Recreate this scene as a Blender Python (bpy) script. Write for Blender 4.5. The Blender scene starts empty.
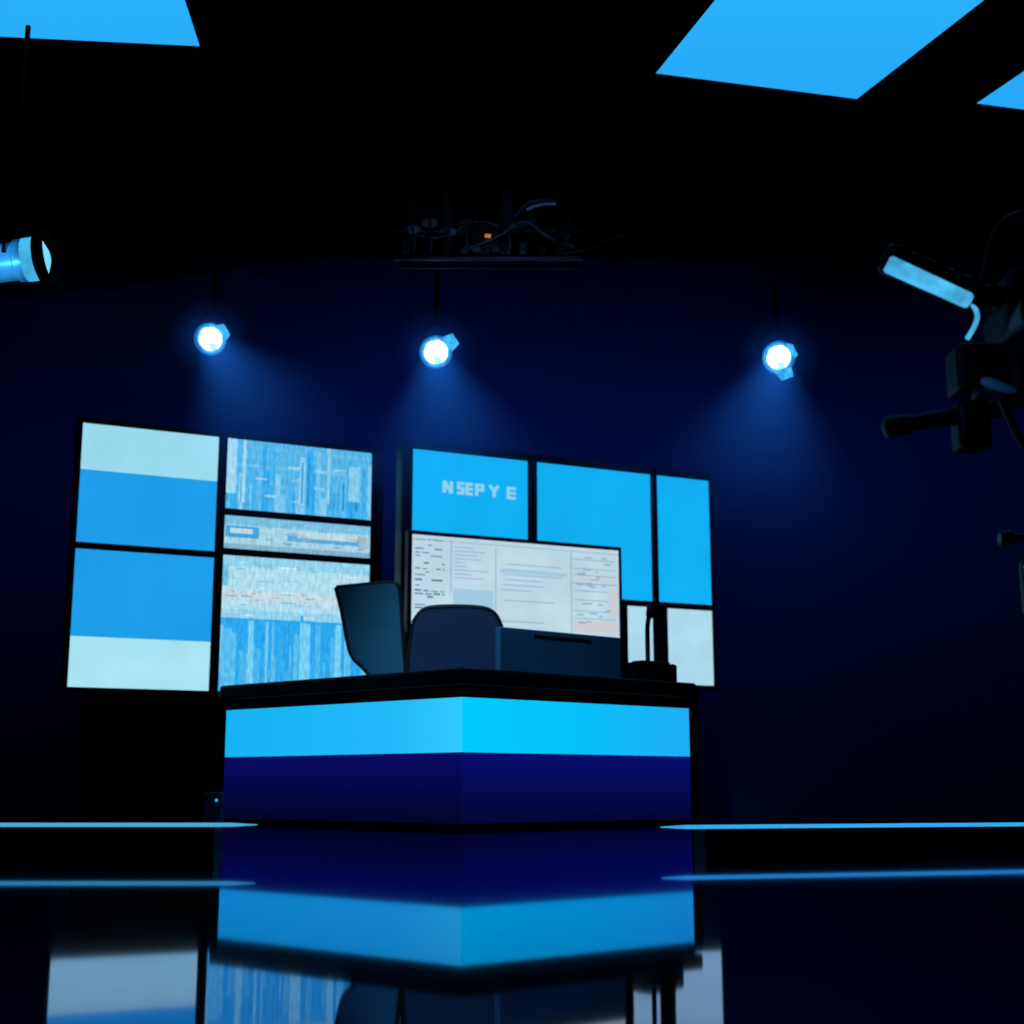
import bpy, math, random
from mathutils import Vector, Matrix
random.seed(7)
sc=bpy.context.scene
try:
    sc.view_settings.view_transform='Standard'; sc.view_settings.look='None'
except Exception: pass
COL=sc.collection
FL=-.035          # finished floor level

# ---------------------------------------------------------------- materials
def lin(c):
    return tuple(((v/255)/12.92 if v/255<=.04045 else ((v/255+.055)/1.055)**2.4) for v in c)+(1,)
def pbr(name,rgb,rough=.5,metal=0,spec=.5,emit=None,es=1):
    m=bpy.data.materials.new(name); m.use_nodes=True
    b=m.node_tree.nodes['Principled BSDF']
    b.inputs['Base Color'].default_value=lin(rgb)
    b.inputs['Roughness'].default_value=rough
    b.inputs['Metallic'].default_value=metal
    b.inputs['Specular IOR Level'].default_value=spec
    if emit:
        b.inputs['Emission Color'].default_value=lin(emit); b.inputs['Emission Strength'].default_value=es
    nt=m.node_tree; n=nt.nodes.new('ShaderNodeTexNoise'); n.inputs['Scale'].default_value=35
    mr=nt.nodes.new('ShaderNodeMapRange'); mr.inputs['To Min'].default_value=max(0,rough-.05); mr.inputs['To Max'].default_value=min(1,rough+.05)
    nt.links.new(n.outputs['Fac'],mr.inputs['Value']); nt.links.new(mr.outputs['Result'],b.inputs['Roughness'])
    return m
def emis(name,rgb,s=1.0,var=.0,scale=1.5):
    m=bpy.data.materials.new(name); m.use_nodes=True; nt=m.node_tree; nt.nodes.clear()
    o=nt.nodes.new('ShaderNodeOutputMaterial'); e=nt.nodes.new('ShaderNodeEmission')
    e.inputs['Color'].default_value=lin(rgb); e.inputs['Strength'].default_value=s
    if var:
        tc=nt.nodes.new('ShaderNodeTexCoord'); n=nt.nodes.new('ShaderNodeTexNoise'); n.inputs['Scale'].default_value=scale
        mr=nt.nodes.new('ShaderNodeMapRange'); mr.inputs['From Min'].default_value=.3; mr.inputs['From Max'].default_value=.7
        mr.inputs['To Min'].default_value=s*(1-var); mr.inputs['To Max'].default_value=s*(1+var)
        nt.links.new(tc.outputs['Object'],n.inputs['Vector']); nt.links.new(n.outputs['Fac'],mr.inputs['Value']); nt.links.new(mr.outputs['Result'],e.inputs['Strength'])
    nt.links.new(e.outputs[0],o.inputs[0]); return m
def emis_grad(name,stops,axis='Z',lo=0,hi=1,s=1):
    m=bpy.data.materials.new(name); m.use_nodes=True; nt=m.node_tree; nt.nodes.clear()
    o=nt.nodes.new('ShaderNodeOutputMaterial'); e=nt.nodes.new('ShaderNodeEmission'); e.inputs['Strength'].default_value=s
    tc=nt.nodes.new('ShaderNodeTexCoord'); sx=nt.nodes.new('ShaderNodeSeparateXYZ'); mr=nt.nodes.new('ShaderNodeMapRange')
    mr.inputs['From Min'].default_value=lo; mr.inputs['From Max'].default_value=hi
    cr=nt.nodes.new('ShaderNodeValToRGB'); el=cr.color_ramp.elements
    while len(el)<len(stops): el.new(.5)
    for k,(p,c) in enumerate(stops): el[k].position=p; el[k].color=lin(c)
    nt.links.new(tc.outputs['Object'],sx.inputs[0]); nt.links.new(sx.outputs[axis],mr.inputs['Value'])
    nt.links.new(mr.outputs['Result'],cr.inputs[0]); nt.links.new(cr.outputs[0],e.inputs['Color']); nt.links.new(e.outputs[0],o.inputs[0]); return m
def picture_mat(name):
    """display picture: pixel colours come from the mesh colour layer, with fine video texture"""
    m=bpy.data.materials.new(name); m.use_nodes=True; nt=m.node_tree; nt.nodes.clear(); N=nt.nodes.new; L=nt.links.new
    o=N('ShaderNodeOutputMaterial'); e=N('ShaderNodeEmission'); a=N('ShaderNodeVertexColor'); a.layer_name='pic'
    tc=N('ShaderNodeTexCoord'); mp=N('ShaderNodeMapping'); mp.inputs['Scale'].default_value=(45,1,12)
    n=N('ShaderNodeTexNoise'); n.inputs['Scale'].default_value=1; n.inputs['Detail'].default_value=3
    mr=N('ShaderNodeMapRange'); mr.inputs['From Min'].default_value=.3; mr.inputs['From Max'].default_value=.7; mr.inputs['To Min'].default_value=.80; mr.inputs['To Max'].default_value=1.25
    L(tc.outputs['Object'],mp.inputs[0]); L(mp.outputs[0],n.inputs['Vector']); L(n.outputs['Fac'],mr.inputs['Value']); L(mr.outputs[0],e.inputs['Strength'])
    L(a.outputs['Color'],e.inputs['Color']); L(e.outputs[0],o.inputs[0]); return m

M_black=pbr('black_metal',(7,8,11),.5,.2,.3)
M_matte=pbr('matte_black',(4,4,6),.9,0,.05)
M_bezel=pbr('screen_bezel',(7,9,20),.5,0,.3)
M_grey=pbr('grey_metal',(60,66,80),.4,.7)
M_chairA=pbr('teal_upholstery',(52,98,112),.8,0,.2)
M_chairB=pbr('navy_upholstery',(34,46,66),.8,0,.2)
M_plast=pbr('dark_plastic',(34,78,104),.6)
M_top=pbr('desk_top_laminate',(6,7,15),.5,0,.25)
M_lampbody=pbr('lamp_housing',(130,175,205),.35,.2)

# ---------------------------------------------------------------- mesh helpers
def empty(name,loc=(0,0,0),rz=0):
    o=bpy.data.objects.new(name,None); o.location=loc; o.rotation_euler=(0,0,rz); o.empty_display_size=.2; COL.objects.link(o); return o
def mesh(name,vs,fs,mat,parent=None,smooth=False,bevel=0):
    me=bpy.data.meshes.new(name); me.from_pydata([tuple(v) for v in vs],[],fs); me.update()
    o=bpy.data.objects.new(name,me); COL.objects.link(o)
    if mat: me.materials.append(mat)
    if smooth:
        for p in me.polygons: p.use_smooth=True
        me.set_sharp_from_angle(angle=math.radians(40))
    if bevel:
        b=o.modifiers.new('bevel','BEVEL'); b.width=bevel; b.segments=2; b.limit_method='ANGLE'
    if parent: o.parent=parent
    return o
def box(name,x0,x1,y0,y1,z0,z1,mat,parent=None,bevel=.0):
    vs=[(x,y,z) for z in (z0,z1) for y in (y0,y1) for x in (x0,x1)]
    fs=[(0,2,3,1),(4,5,7,6),(0,1,5,4),(2,6,7,3),(0,4,6,2),(1,3,7,5)]
    return mesh(name,vs,fs,mat,parent,bevel=bevel)
def prism(name,pts,z0,z1,mat,parent=None,bevel=0):
    n=len(pts); vs=[(x,y,z0) for x,y in pts]+[(x,y,z1) for x,y in pts]
    fs=[tuple(range(n))[::-1],tuple(range(n,2*n))]+[(i,(i+1)%n,n+(i+1)%n,n+i) for i in range(n)]
    return mesh(name,vs,fs,mat,parent,bevel=bevel)
def lathe(name,p0,p1,prof,mat,parent=None,seg=28,caps=True):
    p0=Vector(p0); p1=Vector(p1); d=(p1-p0); ln=d.length; d.normalize()
    a=d.orthogonal().normalized(); b=d.cross(a); vs=[]; fs=[]
    for t,r in prof:
        for k in range(seg):
            w=2*math.pi*k/seg; vs.append(p0+d*(t*ln)+(a*math.cos(w)+b*math.sin(w))*r)
    for i in range(len(prof)-1):
        for k in range(seg): fs.append((i*seg+k,i*seg+(k+1)%seg,(i+1)*seg+(k+1)%seg,(i+1)*seg+k))
    if caps:
        fs.append(tuple(range(seg))[::-1]); q=(len(prof)-1)*seg; fs.append(tuple(range(q,q+seg)))
    return mesh(name,vs,fs,mat,parent,smooth=True)
def rod(name,p0,p1,r,mat,parent=None,seg=16): return lathe(name,p0,p1,[(0,r),(1,r)],mat,parent,seg)
def tube(name,pts,r,mat,parent=None):
    cu=bpy.data.curves.new(name,'CURVE'); cu.dimensions='3D'; cu.bevel_depth=r; cu.bevel_resolution=3
    s=cu.splines.new('NURBS'); s.points.add(len(pts)-1); s.use_endpoint_u=True; s.order_u=3
    for i,p in enumerate(pts): s.points[i].co=(*p,1)
    cu.materials.append(mat); o=bpy.data.objects.new(name,cu); COL.objects.link(o)
    if parent: o.parent=parent
    return o
def light(name,kind,loc,target,power,color,parent=None,**k):
    l=bpy.data.lights.new(name,kind); l.energy=power; l.color=color
    for a,v in k.items(): setattr(l,a,v)
    o=bpy.data.objects.new(name,l); o.location=loc; COL.objects.link(o)
    if target is not None: o.rotation_euler=(Vector(target)-Vector(loc)).to_track_quat('-Z','Y').to_euler()
    if parent: o.parent=parent
    return o

# ---------------------------------------------------------------- room shell
# lacquered black floor: fresnel-weighted blue-tinted gloss over near-black
M_floor=bpy.data.materials.new('polished_black_floor'); M_floor.use_nodes=True
nt=M_floor.node_tree; nt.nodes.clear(); N=nt.nodes.new; L=nt.links.new
fo=N('ShaderNodeOutputMaterial'); mx=N('ShaderNodeMixShader'); fr=N('ShaderNodeFresnel'); fr.inputs['IOR'].default_value=2.3
df=N('ShaderNodeBsdfDiffuse'); df.inputs['Color'].default_value=(.002,.002,.006,1)
gls=N('ShaderNodeBsdfGlossy'); gls.inputs['Color'].default_value=(.66,.74,1,1)
n=N('ShaderNodeTexNoise'); n.inputs['Scale'].default_value=3; mr=N('ShaderNodeMapRange'); mr.inputs['To Min'].default_value=.015; mr.inputs['To Max'].default_value=.07
L(n.outputs['Fac'],mr.inputs['Value']); L(mr.outputs['Result'],gls.inputs['Roughness'])
L(fr.outputs[0],mx.inputs[0]); L(df.outputs[0],mx.inputs[1]); L(gls.outputs[0],mx.inputs[2]); L(mx.outputs[0],fo.inputs[0])
M_wall=pbr('navy_cyclorama_paint',(40,56,90),.9,0,.1)
M_ceil=pbr('black_ceiling_paint',(4,4,6),.95,0,.05)
box('floor',-9,9,-3,15.2,FL-.1,FL,M_floor)
box('wall_back',-9,9,15.2,15.4,FL,6.2,M_wall)
box('wall_left',-9.2,-9,-3,15.4,FL,6.2,M_matte)
box('wall_right',9,9.2,-3,15.4,FL,6.2,M_matte)
box('wall_front',-9,9,-3.2,-3,FL,6.2,M_matte)
box('ceiling',-9,9,-3,15.4,6.2,6.3,M_ceil)

# ---------------------------------------------------------------- ceiling light panels
M_panel=emis_grad('blue_diffuser',[(0,(44,180,254)),(1,(38,168,248))],'Y',7.8,10.2)
def ceiling_panel(q,z=5.5):
    e=empty('ceiling_light_panel',(0,0,0))
    cx=sum(p[0] for p in q)/4; cy=sum(p[1] for p in q)/4
    mesh('diffuser',[(x,y,z) for x,y in q],[(0,1,2,3)],M_panel,e)
    big=[(cx+(x-cx)*1.05,cy+(y-cy)*1.05) for x,y in q]
    prism('housing',big,z+.01,z+.12,M_matte,e)
    for i in range(4):
        a,bq=big[i],big[(i+1)%4]; a2,b2=q[i],q[(i+1)%4]
        prism('frame_%d'%(i+1),[a,bq,b2,a2],z-.01,z+.02,M_matte,e)
    for i,(x,y) in enumerate(q): rod('hanger_%d'%(i+1),(x,y,z+.1),(x,y,6.2),.012,M_matte,e)
ceiling_panel([(1.07,9.66),(2.68,10.06),(3.53,7.81),(1.79,7.29)])
ceiling_panel([(-4.6,9.05),(-2.25,9.27),(-2.13,6.9),(-4.5,6.7)])
ceiling_panel([(3.62,10.13),(5.3,10.55),(6.15,8.3),(4.47,7.9)])

# ---------------------------------------------------------------- video walls
TH=math.radians(25.5)
def quad(name,u0,u1,v0,v1,mat,parent,y=-.012):
    return mesh(name,[(u0,y,v0),(u1,y,v0),(u1,y,v1),(u0,y,v1)],[(0,1,2,3)],mat,parent)
M_lb=emis('screen_blue_left',(30,156,232),1,.06,1.2)
M_lw=emis('screen_pale_left',(154,218,238),1,.05,2)
M_lw2=emis('screen_pale_lower',(168,226,242),1,.05,2)
M_rb=emis('screen_blue_right',(16,174,242),1,.06,1.2)
M_rw=emis('screen_pale_right',(172,216,236),1,.06,3)
M_pic=picture_mat('video_picture')

vw=empty('video_wall',(-3.87,12.4,0),TH)
def framed(parent,u0,u1,v0,v1,cuts,depth=.14):
    box('cabinet',u0,u1,0,depth,v0,v1,M_bezel,parent,bevel=.01)
    for i,(a,b_,c_,d_) in enumerate(cuts): box('mullion_%d'%(i+1),a,b_,-.03,0,c_,d_,M_bezel,parent,bevel=.004)
framed(vw,-.09,2.86,1.08,3.555,[(-.09,2.86,3.51,3.555),(-.09,-.05,1.08,3.555),(2.735,2.86,1.08,3.555),(1.2,1.285,1.08,3.555),(-.09,2.86,1.08,1.115),(-.09,1.24,2.35,2.41),(1.24,2.8,2.385,2.45),(1.24,2.8,2.765,2.83)])
quad('screen_a_top',-.05,1.2,3.08,3.51,M_lw,vw); quad('screen_a',-.05,1.2,2.41,3.08,M_lb,vw)
quad('screen_b',-.05,1.2,1.565,2.35,M_lb,vw); quad('screen_b_low',-.05,1.2,1.11,1.565,M_lw2,vw)
box('support_base',0.1,2.7,.02,.14,FL,1.08,M_matte,vw)

def picture(name,parent,u0,u1,v0,v1,paint):
    vs=[];fs=[];cols=[]; lay=[-.012]
    def add(a,b_,c_,d_,rgb):
        a=max(a,u0);b_=min(b_,u1);c_=max(c_,v0);d_=min(d_,v1)
        if b_<=a or d_<=c_: return
        k=len(vs); y=lay[0]; lay[0]-=.00004
        vs.extend([(a,y,c_),(b_,y,c_),(b_,y,d_),(a,y,d_)]); fs.append((k,k+1,k+2,k+3)); cols.append(rgb)
    paint(add)
    o=mesh(name,vs,fs,M_pic,parent); ca=o.data.color_attributes.new('pic','FLOAT_COLOR','CORNER')
    for p,c_ in zip(o.data.polygons,cols):
        for li in p.loop_indices: ca.data[li].color=lin(c_)
def mixc(a,b_,t): return tuple(a[i]+(b_[i]-a[i])*t for i in range(3))
BL=(38,160,230); PL=(188,226,242); MID=(104,188,230); DK=(30,122,190)
R=random.uniform
def sky_up(add):
    add(1.28,2.74,2.83,3.51,(84,178,228))
    for i in range(7): z=3.46-.09*i; add(1.28,2.74,z-.03,z,mixc((84,178,228),PL,R(.0,.35)))
    u=1.28
    while u<2.74:
        w=R(.02,.075); h=R(.15,.66); add(u,u+w,2.83,2.83+h,mixc(BL,PL,R(0,.7)))
        if random.random()<.4: add(u+w*.3,u+w*.5,2.9,2.83+h*.9,mixc(DK,BL,R(0,1)))
        u+=w*R(.7,1.3)
    add(1.28,1.38,2.98,3.51,mixc(BL,PL,.8)); add(1.44,1.47,2.9,3.51,mixc(BL,PL,.8)); add(2.28,2.31,2.95,3.51,(140,204,232)); add(2.5,2.62,3.0,3.35,(130,200,230))
    for i in range(14): a=R(1.3,2.6); z=R(2.86,3.3); add(a,a+R(.04,.12),z,z+.018,mixc(MID,(205,230,242),R(.1,.6)))
def strip_pic(add):
    add(1.28,2.74,2.45,2.765,(164,208,226)); add(1.28,2.74,2.68,2.765,(120,190,224)); add(1.28,2.74,2.45,2.50,(130,176,204))
    add(1.3,1.62,2.56,2.67,(64,160,216)); add(1.34,1.56,2.6,2.65,(186,214,228)); add(1.9,2.7,2.56,2.62,(86,170,216)); add(2.0,2.6,2.6,2.66,(190,214,226)); add(2.62,2.70,2.52,2.66,(160,186,200))
    for i in range(26): a=R(1.28,2.65); z=R(2.5,2.72); add(a,a+R(.02,.12),z,z+.012,mixc((80,160,208),(205,212,218),R(0,1)))
def city_low(add):
    add(1.28,2.74,1.11,2.385,(44,166,236))
    add(1.28,2.74,1.80,2.385,(172,218,236)); add(1.28,2.74,2.28,2.385,(144,208,234))
    add(1.28,2.74,1.96,2.06,(192,216,228)); add(1.28,2.74,1.80,1.88,(144,208,236))
    u=1.28
    while u<2.74:
        w=R(.015,.06); h=R(.2,.75); add(u,u+w,1.11,1.11+h,mixc(BL,(124,208,242),R(0,.8)))
        if random.random()<.35: add(u+w*.2,u+w*.6,1.11+R(0,.2),1.11+h*.95,mixc(BL,PL,R(.3,.9)))
        u+=w*R(.8,1.8)
    for i in range(46): a=R(1.28,2.65); z=R(1.82,2.34); add(a,a+R(.03,.2),z,z+R(.008,.018),mixc((106,180,220),(216,232,240),R(0,1)))
    for i in range(10): a=R(1.3,2.3); z=R(1.97,2.05); add(a,a+R(.03,.10),z,z+.010,(186,166,176))
    for a,w in ((1.55,.05),(1.72,.02),(2.05,.1),(2.4,.06)): add(a,a+w,1.2,1.78,(116,204,242))
    add(1.30,1.40,1.13,1.7,(86,188,240)); add(1.28,1.34,2.1,2.3,(110,186,222))
picture('screen_c',vw,1.28,2.74,2.83,3.51,sky_up); picture('screen_d',vw,1.28,2.74,2.45,2.765,strip_pic); picture('screen_e',vw,1.28,2.74,1.11,2.385,city_low)

vr=empty('video_wall',(-.98,13.0,0),TH)
framed(vr,-.08,3.41,1.23,3.5,[(-.08,3.41,3.42,3.5),(-.08,.03,1.23,3.5),(3.375,3.41,1.23,3.5),(1.25,1.35,2.6,3.5),(2.66,2.735,1.23,3.5),(2.3,3.41,2.04,2.1),(2.66,2.83,1.23,2.06),(2.28,2.36,1.23,2.06),(0,2.7,1.23,1.27)])
quad('screen_f',.03,1.25,2.5,3.42,M_rb,vr); quad('screen_g',1.35,2.66,2.1,3.42,M_rb,vr); quad('screen_h',2.735,3.375,2.1,3.42,M_rb,vr)
quad('screen_i',2.36,2.66,1.27,2.04,M_rw,vr); quad('screen_j',2.83,3.375,1.27,2.04,M_rw,vr)
box('support_base',.1,3.2,.02,.14,FL,1.24,M_matte,vr)
M_gl=emis('caption_white',(140,208,238),1)
vs=[];fs=[]
def addq(u0,u1,v0,v1,y):
    k=len(vs); vs.extend([(u0,y,v0),(u1,y,v0),(u1,y,v1),(u0,y,v1)]); fs.append((k,k+1,k+2,k+3))
def bar(u0,v0,u1,v1,w,y):
    k=len(vs); dx,dz=u1-u0,v1-v0; l=math.hypot(dx,dz); nx,nz=-dz/l*w/2,dx/l*w/2
    vs.extend([(u0-nx,y,v0-nz),(u1-nx,y,v1-nz),(u1+nx,y,v1+nz),(u0+nx,y,v0+nz)]); fs.append((k,k+1,k+2,k+3))
gy=-.016; B0,B1=3.02,3.14
def gl(ch,u,w=.095):
    t=.036
    if ch=='N': bar(u+t/2,B0,u+t/2,B1,t,gy);bar(u+w-t/2,B0,u+w-t/2,B1,t,gy);bar(u+t/2,B1,u+w-t/2,B0,t,gy)
    if ch=='E': bar(u+t/2,B0,u+t/2,B1,t,gy);[bar(u,z,u+w,z,t*.8,gy) for z in (B0+.012,(B0+B1)/2,B1-.012)]
    if ch=='S': [bar(u,z,u+w,z,t*.8,gy) for z in (B0+.012,(B0+B1)/2,B1-.012)];bar(u+t/2,(B0+B1)/2,u+t/2,B1,t,gy);bar(u+w-t/2,B0,u+w-t/2,(B0+B1)/2,t,gy)
    if ch=='P': [bar(u,z,u+w,z,t*.8,gy) for z in ((B0+B1)/2,B1-.012)];bar(u+t/2,B0,u+t/2,B1,t,gy);bar(u+w-t/2,(B0+B1)/2,u+w-t/2,B1,t,gy)
    if ch=='Y': bar(u,B1,u+w*.5,(B0+B1)/2,t,gy);bar(u+w,B1,u+w*.5,(B0+B1)/2,t,gy);bar(u+w/2,B0,u+w/2,(B0+B1)/2,t,gy)
for ch,u,w_ in (('N',.34,.11),('S',.49,.08),('E',.58,.08),('P',.68,.10),('Y',.84,.09),('E',1.02,.10)): gl(ch,u,w_)
mesh('caption',vs,fs,M_gl,vr)
pm=empty('presentation_monitor',(-.98,13.0,0),TH)
box('body',-.06,2.225,-.16,-.07,1.645,2.605,M_bezel,pm,bevel=.01)
M_doc=emis('document_page',(188,216,230),1,.06,3)
quad('page',-.02,2.185,1.68,2.565,M_doc,pm,-.163)
box('wall_bracket',.9,1.4,-.07,-.0,2.0,2.4,M_black,pm)
M_tx=emis('document_text',(104,134,164),1); M_tx2=emis('document_rule',(136,166,194),1); M_tx3=emis('document_tint',(202,206,208),1); M_bl=emis('document_blue',(160,202,228),1)
def fit(L_): return [(-.02+(x-.02)*(2.205/2.28),y,1.68+(z-1.66)*(.885/.975)) for x,y,z in L_]
Y=-.166
vs=[];fs=[]; z=2.58
while z>1.72:
    u=.05
    while u<.34:
        w=random.uniform(.03,.12)
        if random.random()<.7: addq(u,min(u+w,.36),z,z+random.choice((.012,.016,.022)),Y)
        u+=w+.02
    z-=random.choice((.032,.04,.055,.08))
mesh('text_left',fit(vs),fs,M_tx,pm)
vs=[];fs=[]
addq(.02,2.3,2.585,2.592,Y); addq(.42,.43,2.05,2.6,Y); addq(.9,.908,1.68,2.56,Y); addq(1.74,1.75,1.68,2.6,Y); addq(1.74,2.28,2.24,2.25,Y)
for z in (2.5,2.4,2.33,2.16,2.06,1.94,1.86): addq(1.77,2.26,z,z+.008,Y)
for z in [2.5-.055*i for i in range(14)]:
    if random.random()<.8: addq(.94+random.uniform(0,.1),1.3+random.uniform(0,.4),z,z+.009,Y)
for z in [2.53-.04*i for i in range(9)]: addq(.46,.55+random.uniform(0,.3),z,z+.008,Y)
mesh('text_rules',fit(vs),fs,M_tx2,pm)
vs=[];fs=[]
for i in range(24):
    u=random.uniform(1.78,2.15); z=random.uniform(1.7,2.55); addq(u,u+random.uniform(.03,.1),z,z+.014,Y-.001)
mesh('table_entries',fit(vs),fs,M_tx2,pm)
vs=[];fs=[]; addq(1.76,2.28,2.27,2.31,Y-.0005); addq(1.76,2.28,1.72,1.84,Y-.0005); addq(2.18,2.28,1.9,2.2,Y-.0005)
mesh('table_tint',fit(vs),fs,M_tx3,pm)
vs=[];fs=[]; addq(.45,.88,1.7,2.1,Y); addq(.95,1.7,2.3,2.34,Y-.0005)
mesh('figure_block',fit(vs),fs,M_bl,pm)

# ---------------------------------------------------------------- anchor desk (V plan)
Lp=Vector((-2.385,11.8)); Cp=Vector((-.35,10.0)); Rp=Vector((1.44,11.5))
dl=(Lp-Cp).normalized(); dr=(Rp-Cp).normalized(); nl=Vector((-dl.y,dl.x)); nr=Vector((-dr.y,dr.x))
if nl.y<0: nl=-nl
if nr.y<0: nr=-nr
def inter(p,d,q,e):
    det=d.x*(-e.y)+e.x*d.y; w=q-p; t=(w.x*(-e.y)+e.x*w.y)/det; return p+d*t
def vplan(off,depth,ext=0):
    c0=inter(Lp+nl*off,dl,Rp+nr*off,dr); c1=inter(Lp+nl*(off+depth),dl,Rp+nr*(off+depth),dr)
    return [tuple(v) for v in (Lp+nl*off+dl*ext,c0,Rp+nr*off+dr*ext,Rp+nr*(off+depth)+dr*ext,c1,Lp+nl*(off+depth)+dl*ext)]
desk=empty('anchor_desk')
prism('core',vplan(.04,.42,-.02),FL,.96,M_matte,desk)
prism('top_slab',vplan(-.05,.60,.05),.965,1.085,M_top,desk,bevel=.02)
prism('plinth',vplan(0.015,.45,-.01),FL,.03,M_top,desk)
def strip(name,A,D,L0,L1,z0,z1,mat):
    a=A
    p=[(a.x,a.y,z0),((a+D*L1).x,(a+D*L1).y,z0),((a+D*L1).x,(a+D*L1).y,z1),(a.x,a.y,z1)]
    return mesh(name,p,[(0,1,2,3)],mat,desk)
ll=(Lp-Cp).length; lr=(Rp-Cp).length
M_bL=emis_grad('band_left',[(0,(46,202,252)),(.25,(34,186,250)),(1,(22,178,242))],'X',-.35,-2.4)
M_bR=emis_grad('band_right',[(0,(0,202,254)),(.5,(8,192,250)),(1,(30,172,246))],'X',-.35,1.45)
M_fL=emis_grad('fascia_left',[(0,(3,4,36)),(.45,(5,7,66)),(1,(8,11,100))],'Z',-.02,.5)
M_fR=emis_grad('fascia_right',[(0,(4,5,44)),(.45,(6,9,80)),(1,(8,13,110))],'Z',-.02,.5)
strip('light_band_left',Cp,dl,0,ll,.494,.88,M_bL); strip('light_band_right',Cp,dr,0,lr,.494,.88,M_bR)
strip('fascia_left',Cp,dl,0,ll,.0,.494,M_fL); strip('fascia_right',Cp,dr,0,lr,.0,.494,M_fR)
strip('dark_trim_left',Cp,dl,0,ll,.88,.965,M_top); strip('dark_trim_right',Cp,dr,0,lr,.88,.965,M_top)  # flat dark trim between light band and slab

wr=math.atan2(dr.y,dr.x)
con=empty('desk_monitor',(.38,11.0,1.085),wr)
box('screen_back',-.64,.64,-.03,.03,.012,.36,M_plast,con,bevel=.012)
box('foot',-.35,.35,-.1,.1,0,.02,M_plast,con,bevel=.005)
box('vent_strip',-.3,.3,-.034,-.03,.30,.32,M_black,con)
mic=empty('desk_microphone',(1.14,11.62,1.085),wr)
box('base',-.23,.23,-.10,.10,0,.17,M_matte,mic,bevel=.02)
box('button_panel',-.16,.16,-.08,.05,.17,.185,M_black,mic,bevel=.005)
tube('gooseneck',[(-.02,0,.17),(-.02,0,.35),(-.03,-.01,.5),(-.03,-.04,.58)],.02,M_black,mic)
lathe('capsule',(-.03,-.04,.54),(-.03,-.06,.66),[(0,.02),(.2,.035),(.8,.035),(1,.02)],M_black,mic)

sb=empty('stage_box',(-2.24,10.75,FL))
box('case',-.065,.065,-.06,.06,.02,.25,M_plast,sb,bevel=.008)
for i,(x,y) in enumerate(((-.05,-.04),(.05,-.04),(-.05,.04),(.05,.04))): rod('foot_%d'%(i+1),(x,y,0),(x,y,.025),.012,M_black,sb)
tube('handle',[(-.04,0,.25),(-.035,0,.285),(.035,0,.285),(.04,0,.25)],.006,M_black,sb)
lathe('status_led',(.03,-.062,.19),(.03,-.068,.19),[(0,.012),(1,.01)],emis('status_cyan',(40,170,200),1),sb,12)

# ---------------------------------------------------------------- office chairs
def chair(loc,rz,outline,mat,seat=.72):
    e=empty('office_chair',loc,rz)
    n=len(outline); bv=[];bf=[]
    for yo in (.0,.05):
        for x,z in outline: bv.append((x,yo+.2*x*x,z))
    bf=[tuple(range(n)),tuple(range(n,2*n))[::-1]]+[(i,n+i,n+(i+1)%n,(i+1)%n) for i in range(n)]
    mesh('backrest',bv,bf,mat,e,bevel=.015)
    tube('backrest_rim',[(x,.02+.2*x*x,z) for x,z in outline]+[(outline[0][0],.02+.2*outline[0][0]**2,outline[0][1])],.022,M_black,e)
    xs=[p[0] for p in outline]; cx=(min(xs)+max(xs))/2; w=.27
    zb=min(p[1] for p in outline)
    box('seat',cx-w,cx+w,.0,.52,seat-.05,seat+.05,mat,e,bevel=.035)
    tube('spine',[(cx,.25,seat-.06),(cx,-.0,seat-.03),(cx,.02,seat+.2),(cx,.04,zb+.15)],.03,M_black,e)
    rod('gas_lift',(cx,.25,.12),(cx,.25,seat-.05),.028,M_grey,e)
    for k in range(5):
        a=2*math.pi*k/5+.3
        x,y=cx+.3*math.cos(a),.25+.3*math.sin(a)
        tube('leg_%d'%(k+1),[(cx,.25,.14),(cx+.15*math.cos(a),.25+.15*math.sin(a),.12),(x,y,.08)],.022,M_black,e)
        rod('castor_%d'%(k+1),(x-.02,y,.032),(x+.02,y,.032),.032,M_black,e,14)
    for s_ in (-1,1):
        tube('armrest_%d'%(1 if s_<0 else 2),[(cx+s_*w,.2,seat),(cx+s_*(w+.04),.2,seat+.15),(cx+s_*(w+.03),.12,seat+.2),(cx+s_*(w+.03),.4,seat+.2)],.02,M_black,e)
    return e
chair((-1.22,12.05,FL),.0,[(-.31,1.99),(-.05,2.01),(.22,2.05),(.25,1.9),(.27,1.6),(.31,1.17),(.14,1.13),(.02,1.20),(-.06,1.30),(-.16,1.38),(-.20,1.52),(-.235,1.7),(-.27,1.85)],M_chairA,.80)
chair((-.44,11.55,FL),0,[(-.38,1.62),(-.33,1.72),(-.22,1.76),(.2,1.755),(.30,1.70),(.34,1.62),(.40,1.42),(.45,1.18),(.3,1.11),(-.3,1.11),(-.42,1.18),(-.41,1.42)],M_chairB,.76)

# ---------------------------------------------------------------- low stage kerbs with LED edge
def curb(loc,rz,x0,x1,led0,led1,top,col):
    e=empty('stage_edge_light',loc,rz)
    box('kerb',x0,x1,0,.14,0,top-.014,pbr('kerb_navy',(16,18,44),.4),e,bevel=.004)
    box('cap',x0,x1,-.004,.15,top-.014,top-.004,M_black,e)
    prof=[(0,.009),(.985,.009),(1,.002)] if abs(led1)<.01 else [(0,.002),(.015,.009),(1,.009)]
    lathe('led_tube',(led0,-.006,top),(led1,-.006,top),prof,emis('led_tube_%d'%col[0],col,1.0),e)
curb((-1.13,6.37,FL),0,-7.8,-.19,-7.8,0,.126,(66,172,220))
curb((.67,6.5,FL),math.radians(15),.22,8.2,0,8.2,.112,(50,170,244))

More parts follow.
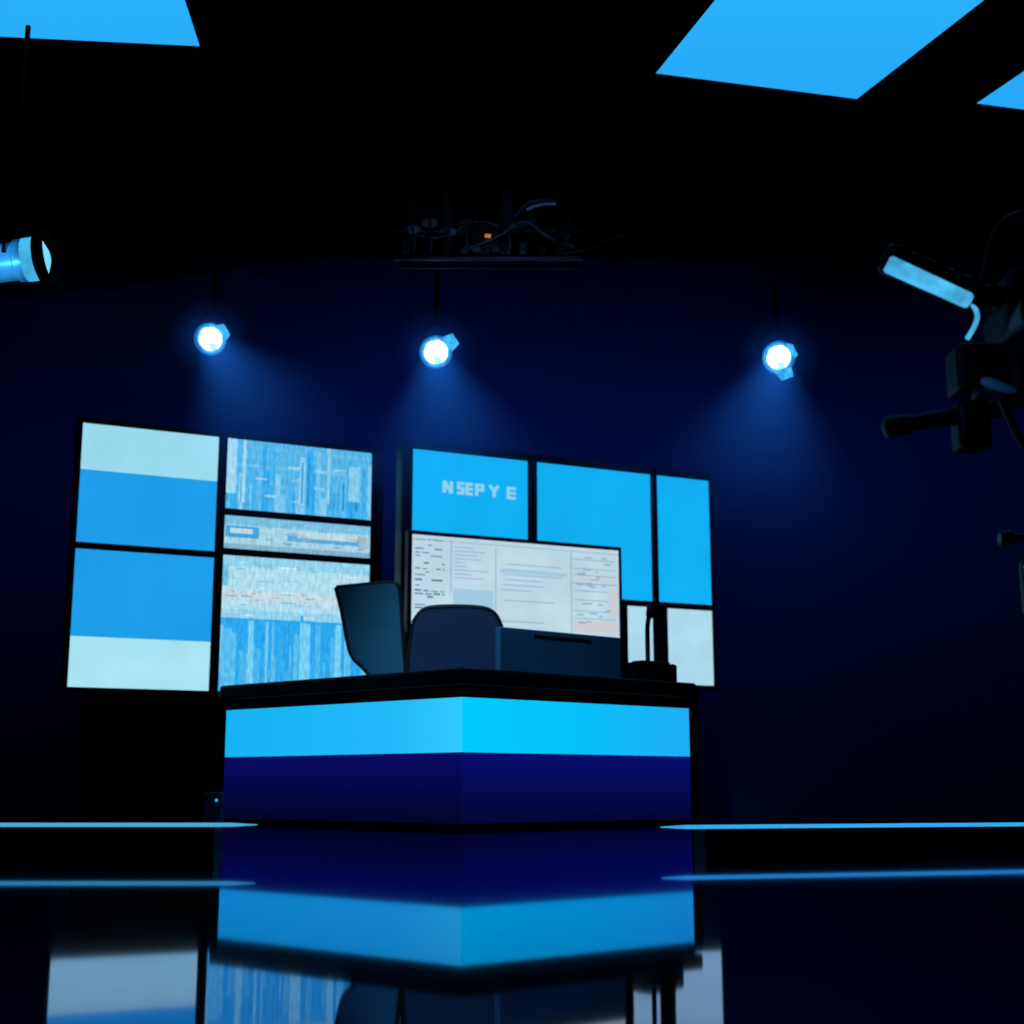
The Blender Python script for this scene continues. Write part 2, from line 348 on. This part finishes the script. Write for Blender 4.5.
# ---------------------------------------------------------------- stage spotlights, beam and halo haze painted as emission
def glow_volume(name,color,build):  # emission-only volume imitating lit haze, nothing scatters in it
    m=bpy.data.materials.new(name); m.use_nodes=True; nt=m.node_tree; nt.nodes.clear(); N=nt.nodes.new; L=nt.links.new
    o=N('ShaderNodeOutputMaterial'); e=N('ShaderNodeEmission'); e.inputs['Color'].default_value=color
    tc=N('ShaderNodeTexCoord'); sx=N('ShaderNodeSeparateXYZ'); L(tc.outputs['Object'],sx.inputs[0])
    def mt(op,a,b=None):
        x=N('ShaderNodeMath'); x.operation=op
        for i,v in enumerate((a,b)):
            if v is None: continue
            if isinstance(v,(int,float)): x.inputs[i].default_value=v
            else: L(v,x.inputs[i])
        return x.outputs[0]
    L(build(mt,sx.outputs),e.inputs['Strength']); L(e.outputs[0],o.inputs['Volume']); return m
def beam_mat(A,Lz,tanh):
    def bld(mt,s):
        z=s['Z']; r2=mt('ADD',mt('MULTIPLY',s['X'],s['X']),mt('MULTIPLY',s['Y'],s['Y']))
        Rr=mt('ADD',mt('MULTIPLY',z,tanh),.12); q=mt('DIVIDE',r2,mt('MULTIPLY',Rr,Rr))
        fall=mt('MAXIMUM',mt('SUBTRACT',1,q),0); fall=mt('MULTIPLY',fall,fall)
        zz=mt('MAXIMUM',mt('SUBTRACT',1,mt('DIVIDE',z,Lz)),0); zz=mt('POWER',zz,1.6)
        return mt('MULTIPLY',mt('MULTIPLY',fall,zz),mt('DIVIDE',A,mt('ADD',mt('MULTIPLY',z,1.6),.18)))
    return glow_volume('painted_beam_haze',(.012,.12,.60,1),bld)
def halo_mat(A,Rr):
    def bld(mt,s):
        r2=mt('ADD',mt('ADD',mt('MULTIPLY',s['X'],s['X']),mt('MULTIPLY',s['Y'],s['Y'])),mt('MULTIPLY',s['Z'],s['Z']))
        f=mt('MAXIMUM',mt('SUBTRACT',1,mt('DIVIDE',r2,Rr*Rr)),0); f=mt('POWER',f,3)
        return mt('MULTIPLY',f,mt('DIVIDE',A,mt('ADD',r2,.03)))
    return glow_volume('painted_halo',(.006,.09,.5,1),bld)
def lens_mat():
    m=bpy.data.materials.new('facet_lens_glow'); m.use_nodes=True; nt=m.node_tree; nt.nodes.clear(); N=nt.nodes.new; L=nt.links.new
    o=N('ShaderNodeOutputMaterial'); e=N('ShaderNodeEmission'); e.inputs['Strength'].default_value=2.6
    tc=N('ShaderNodeTexCoord'); v=N('ShaderNodeTexNoise'); v.inputs['Scale'].default_value=8; v.inputs['Detail'].default_value=2
    cr=N('ShaderNodeValToRGB'); el=cr.color_ramp.elements; el.new(.5)
    el[0].position=.32; el[0].color=lin((20,130,225)); el[1].position=.42; el[1].color=lin((120,215,250)); el[2].position=.5; el[2].color=lin((235,250,255))
    L(tc.outputs['Object'],v.inputs['Vector']); L(v.outputs['Fac'],cr.inputs[0]); L(cr.outputs[0],e.inputs['Color']); L(e.outputs[0],o.inputs[0]); return m
M_lens=lens_mat(); M_rim=pbr('lamp_rim_blue',(40,120,180),.4,.3)
M_doorglow=emis('lens_door_glow',(60,176,240),1,.5,14)  # emission standing in for light caught by lens ring and barn doors
def spot(loc,aim,A,beam_dir,Lz,tanh,wash,doors):
    e=empty('stage_spotlight',loc)
    d=(Vector(aim)-Vector(loc)).normalized(); bk=-d*.30
    lathe('can',bk,d*.04,[(0,.05),(.08,.09),(.55,.105),(.9,.13),(1,.135)],M_lampbody,e)
    lathe('rim',d*.03,d*.06,[(0,.135),(1,.15)],M_rim,e,caps=False)
    lathe('diffuser_ring',d*.034,d*.05,[(0,.14),(1,.115)],M_doorglow,e)
    lathe('lens',d*.035,d*.09,[(0,.115),(.4,.105),(.8,.07),(1,.02)],M_lens,e)
    side=Vector((1,0,0)); side=(side-d*side.dot(d)).normalized(); up=side.cross(d)
    if up.z<0: up=-up
    for (ang,l0) in doors:
        ax=side*math.cos(ang)+up*math.sin(ang); bx=-side*math.sin(ang)+up*math.cos(ang)
        a0=d*.05+ax*.12; a1=d*.14+ax*(.12+l0)
        mesh('barn_door_%d'%int(ang*10),[a0-bx*.08,a0+bx*.08,a1+bx*.055,a1-bx*.055],[(0,1,2,3)],M_doorglow,e)
    top=Vector((0,0,.30))
    tube('yoke',[tuple(side*.13-d*.08),tuple(side*.16-d*.08+top*.5),tuple(top),tuple(-side*.16-d*.08+top*.5),tuple(-side*.13-d*.08)],.012,M_matte,e)
    rod('drop_pipe',tuple(top*.9),(0,0,6.2-loc[2]),.018,M_matte,e)
    tube('safety_cable',[tuple(bk),tuple(bk+Vector((.1,0,.2))),tuple(top+Vector((.02,0,.22)))],.006,M_matte,e)
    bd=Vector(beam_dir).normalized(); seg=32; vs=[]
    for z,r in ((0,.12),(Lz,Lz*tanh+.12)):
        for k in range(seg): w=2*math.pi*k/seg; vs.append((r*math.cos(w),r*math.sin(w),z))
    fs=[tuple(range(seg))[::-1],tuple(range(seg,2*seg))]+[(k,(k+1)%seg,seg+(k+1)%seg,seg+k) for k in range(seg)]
    o=mesh('painted_beam',vs,fs,beam_mat(A,Lz,tanh),e)  # glowing cone painted in as the visible beam
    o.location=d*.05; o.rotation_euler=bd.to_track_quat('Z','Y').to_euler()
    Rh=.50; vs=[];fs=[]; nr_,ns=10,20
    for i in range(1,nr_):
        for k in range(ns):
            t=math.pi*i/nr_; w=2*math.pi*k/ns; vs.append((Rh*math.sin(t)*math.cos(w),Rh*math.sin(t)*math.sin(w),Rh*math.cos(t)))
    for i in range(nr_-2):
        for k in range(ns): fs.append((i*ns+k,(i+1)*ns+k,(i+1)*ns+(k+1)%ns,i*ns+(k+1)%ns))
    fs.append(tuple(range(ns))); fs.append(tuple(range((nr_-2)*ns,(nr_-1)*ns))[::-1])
    h=mesh('painted_halo',vs,fs,halo_mat(.034,Rh),e); h.location=d*.08  # glowing ball painted in as bloom round the lens
    l=light('wall_glow_spot','SPOT',tuple(d*.12+Vector((0,.35,-.1))),None,wash,(.02,.17,1),e,spot_size=math.radians(112),spot_blend=1,shadow_soft_size=.1)  # added spot aimed backwards, makes the blue glow on the wall
    l.rotation_euler=Vector((bd.x*.5,1,-.16)).to_track_quat('-Z','Y').to_euler()
    light('spill','POINT',tuple(d*.25+Vector((0,-.1,-.10))),None,1.6,(.15,.55,1),e,shadow_soft_size=.05)
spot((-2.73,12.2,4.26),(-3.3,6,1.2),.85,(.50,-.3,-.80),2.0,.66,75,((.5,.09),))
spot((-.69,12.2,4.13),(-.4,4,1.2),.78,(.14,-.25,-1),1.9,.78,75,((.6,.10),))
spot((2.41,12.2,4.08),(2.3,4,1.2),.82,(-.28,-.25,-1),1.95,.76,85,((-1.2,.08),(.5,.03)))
for i,(x,pw) in enumerate(((-5.2,45),(4.9,50))):
    light('wall_wash','SPOT',(x,12.4,3.9),(x,15.2,3.5),pw,(.02,.16,1),None,spot_size=math.radians(100),spot_blend=1,shadow_soft_size=.4)

# ---------------------------------------------------------------- lighting truss, centre
tr=empty('lighting_truss',(0,11,0))
for i,(y,z) in enumerate(((0,4.56),(.35,4.62),(.17,4.88))): rod('chord_%d'%(i+1),(-.98,y,z),(.58,y,z),.02,M_grey if i==0 else M_black,tr)
for i in range(8):
    x=-.98+.195*i
    rod('brace_a%d'%i,(x,0,4.56),(x+.1,.17,4.88),.009,M_black,tr,8); rod('brace_b%d'%i,(x+.1,.17,4.88),(x+.195,0,4.56),.009,M_black,tr,8); rod('brace_c%d'%i,(x,0,4.56),(x+.195,.35,4.62),.009,M_matte,tr,8)
for i,(x,h) in enumerate(((-.84,0),(-.70,.06),(-.55,-.02),(-.40,.05),(-.05,.02),(.40,-.06))):
    lathe('fixture_%d'%i,(x,-.05,5.12+h),(x+.02,-.12,4.76+h),[(0,.03),(.3,.05),(.8,.055),(1,.07)],M_black if i%2 else M_grey,tr)
    rod('fixture_hanger_%d'%i,(x,0,5.05),(x,0,6.2),.012,M_matte,tr)
    tube('fixture_clamp_%d'%i,[(x,-.03,4.85),(x+.05,-.06,4.7),(x+.02,-.02,4.58)],.012,M_grey,tr)
for i in range(9):
    x=-.9+.16*i; h=R(.05,.16)
    box('connector_%d'%i,x,x+R(.04,.09),-.07,.03,4.58,4.58+h,M_grey if i%3==0 else M_black,tr,bevel=.008)
tube('cable_loop',[(-.05,0,4.8),(.08,-.05,5.02),(.25,-.05,5.06),(.42,-.02,5.04),(.48,0,4.9)],.016,M_grey,tr)
tube('cable_bright',[(.12,-.06,4.96),(.25,-.08,5.03),(.4,-.07,5.0)],.012,M_lampbody,tr)
tube('cable_sag',[(-.6,0,4.6),(-.2,-.05,4.9),(.2,-.05,4.62),(.6,0,4.7),(.95,0,4.85)],.01,M_matte,tr)
tube('cable_sag_b',[(.3,0,4.58),(.6,0,4.62),(.75,0,4.7),(.95,0,4.78)],.008,M_grey,tr)
tube('cable_sag_c',[(-.4,-.04,4.62),(-.1,-.08,4.7),(.1,-.08,4.9),(.3,-.06,4.7),(.52,0,4.66)],.016,M_grey,tr)
tube('cable_sag_d',[(-.9,-.04,4.8),(-.6,-.08,4.65),(-.3,-.08,4.9),(0,-.06,4.75),(.2,0,4.9)],.012,M_grey,tr)
box('dimmer_box',-.33,-.10,-.06,.08,4.64,4.84,M_black,tr,bevel=.01)
mesh('indicator',[(-.23,-.085,4.71),(-.18,-.085,4.70),(-.17,-.085,4.735),(-.22,-.085,4.74)],[(0,1,2,3)],emis('amber_led',(200,120,70),.8),tr)
for i,x in enumerate((-.9,.5)): rod('truss_hanger_%d'%i,(x,.17,4.85),(x,.17,6.2),.015,M_matte,tr)

# ---------------------------------------------------------------- left cylinder fixture
lf=empty('cylinder_light',(-3.3,9,3.76))
lathe('can',(-.45,0,-.06),(.10,0,.02),[(0,.10),(.05,.13),(.3,.13),(.31,.138),(.35,.138),(.36,.13),(.7,.13),(.72,.145),(1,.145)],M_lampbody,lf)
lathe('front_rim',(.08,0,.018),(.17,0,.03),[(0,.15),(.1,.175),(1,.18)],M_matte,lf,caps=False)
lathe('lens',(.11,0,.02),(.15,0,.025),[(0,.14),(1,.06)],emis('cool_lens',(110,205,245),1.2),lf)
lathe('lit_band',(.0,0,.005),(.085,0,.016),[(0,.147),(1,.149)],emis('filter_frame_glow',(70,190,240),.9,.2,9),lf,caps=False)
tube('yoke',[(-.1,-.15,0),(-.1,-.17,.25),(-.1,0,.34),(-.1,.17,.25),(-.1,.15,0)],.012,M_matte,lf)
rod('drop_pipe',(-.1,0,.32),(-.1,0,6.2-3.76),.018,M_matte,lf)
light('housing_fill','SPOT',(-.1,-.9,-.5),None,60,(.10,.55,1),lf,spot_size=math.radians(34),spot_blend=.6).rotation_euler=(Vector((-.22,0,-.05))-Vector((-.1,-.9,-.5))).to_track_quat('-Z','Y').to_euler()  # unseen spot added to brighten the can body

# ---------------------------------------------------------------- right: jib camera
jb=empty('jib_camera',(0,5,0))
M_cyan=emis('lit_side_glow',(72,176,228),1,.3,14)  # emission painting the blue light on the cylinder's side and bracket
def P(x,z,y=0): return (x,y,z)
lathe('top_light_housing',P(1.40,2.22),P(1.78,2.04),[(0,.045),(.03,.06),(.95,.062),(1,.05)],M_black,jb)
lathe('top_light_glow',P(1.405,2.185,-.03),P(1.71,2.035,-.03),[(0,.03),(.03,.036),(.97,.033),(1,.026)],M_cyan,jb)
for i,t in enumerate((.1,.3,.5,.7,.9)): rod('clip_%d'%i,P(1.42+.33*t,2.26-.16*t,-.045),P(1.46+.33*t,2.25-.16*t,-.03),.008,M_grey,jb,8)
tube('bracket',[P(1.70,2.04,-.03),P(1.735,2.0,-.03),P(1.725,1.94,-.03),P(1.69,1.89,-.02)],.009,M_cyan,jb)
tube('housing_arm',[P(1.75,2.06),P(1.9,2.08),P(2.05,1.98),P(2.3,1.9)],.04,M_black,jb)
tube('hose_loop',[P(1.8,2.1,.05),P(1.84,2.34,.05),P(1.98,2.42,.05),P(2.1,2.3,.05),P(2.0,2.0,.05)],.03,M_black,jb)
box('camera_body',1.80,2.35,-.14,.14,1.66,2.02,M_black,jb,bevel=.03)
box('pan_head',1.63,1.82,-.08,.08,1.68,1.86,M_black,jb,bevel=.02)
lathe('tilt_knob',P(1.72,1.76,-.12),P(1.72,1.76,-.07),[(0,.04),(.7,.045),(1,.04)],M_black,jb)
lathe('tilt_lever',P(1.70,1.70,-.12),P(1.82,1.66,-.12),[(0,.012),(.2,.022),(.8,.018),(1,.008)],M_lampbody,jb)
lathe('focus_motor',P(1.74,1.72,-.13),P(1.80,1.74,-.13),[(0,.012),(.5,.02),(1,.01)],M_grey,jb)
box('tilt_plate',1.68,1.79,-.10,-.05,1.64,1.68,M_grey,jb,bevel=.012)
lathe('pan_handle',P(1.36,1.545,-.03),P(1.78,1.615,-.03),[(0,.02),(.02,.038),(.22,.038),(.24,.03),(1,.033)],M_black,jb)
box('clamp',1.62,1.74,-.09,.03,1.46,1.64,M_black,jb,bevel=.02)
lathe('lens_barrel',P(1.86,1.86,-.1),P(1.84,1.86,-.42),[(0,.07),(.4,.07),(.45,.085),(1,.095)],M_black,jb)
box('viewfinder',1.86,2.1,-.05,.2,2.02,2.16,M_black,jb,bevel=.02)
tube('cable',[P(1.80,1.7),P(1.86,1.5),P(1.95,1.4),P(1.95,1.65)],.014,M_black,jb)
tube('jib_arm',[P(2.0,1.7,.1),P(2.8,1.5,0),P(4.2,1.25,-.2)],.06,M_black,jb)
rod('pedestal',P(4.0,FL,-.18),P(4.0,1.25,-.18),.08,M_black,jb)
lathe('pedestal_base',P(4.0,FL,-.18),P(4.0,.12,-.18),[(0,.4),(.6,.38),(1,.1)],M_black,jb)
lathe('monitor_arm',P(1.76,1.135,-.02),P(2.2,1.15,0),[(0,.02),(.02,.03),(.1,.03),(.12,.018),(1,.018)],M_grey,jb)
rod('monitor_drop',P(2.1,1.7,.0),P(2.1,1.0,.0),.02,M_black,jb)
box('return_monitor',1.838,2.2,-.02,.03,.86,1.06,M_black,jb,bevel=.01)
mesh('monitor_picture',[P(1.843,.88,-.024),P(2.19,.88,-.024),P(2.19,1.04,-.024),P(1.843,1.04,-.024)],[(0,1,2,3)],emis('monitor_pale',(150,205,225),1),jb)
light('jib_fill','SPOT',(.9,4.2,1.6),(1.8,5,1.85),8,(.12,.45,1),None,spot_size=math.radians(40),spot_blend=.8,shadow_soft_size=.05)  # unseen spot added close by to light the jib gear

# ---------------------------------------------------------------- unseen spots added to brighten chairs, desk items and truss
light('front_fill','SPOT',(-1.9,7.5,5.3),(-.3,11.4,1.45),1500,(.22,.58,1),None,spot_size=math.radians(29),spot_blend=.8,shadow_soft_size=.3)
light('rig_fill','SPOT',(0,8.6,4.2),(-.1,11,4.85),30,(.35,.55,1),None,spot_size=math.radians(42),spot_blend=1)

w=bpy.data.worlds.new('studio_dark'); sc.world=w; w.use_nodes=True
w.node_tree.nodes['Background'].inputs[0].default_value=(.0,.001,.004,1); w.node_tree.nodes['Background'].inputs[1].default_value=.3

cd=bpy.data.cameras.new('camera'); cam=bpy.data.objects.new('camera',cd); COL.objects.link(cam)
cam.location=(0,0,.26); cam.rotation_euler=(math.pi/2+math.atan(274/1400),0,0); cd.sensor_width=36; cd.lens=1400*36/1024; cd.clip_start=.05
cd.dof.use_dof=True; cd.dof.focus_distance=8.0; cd.dof.aperture_fstop=1.8
sc.camera=cam
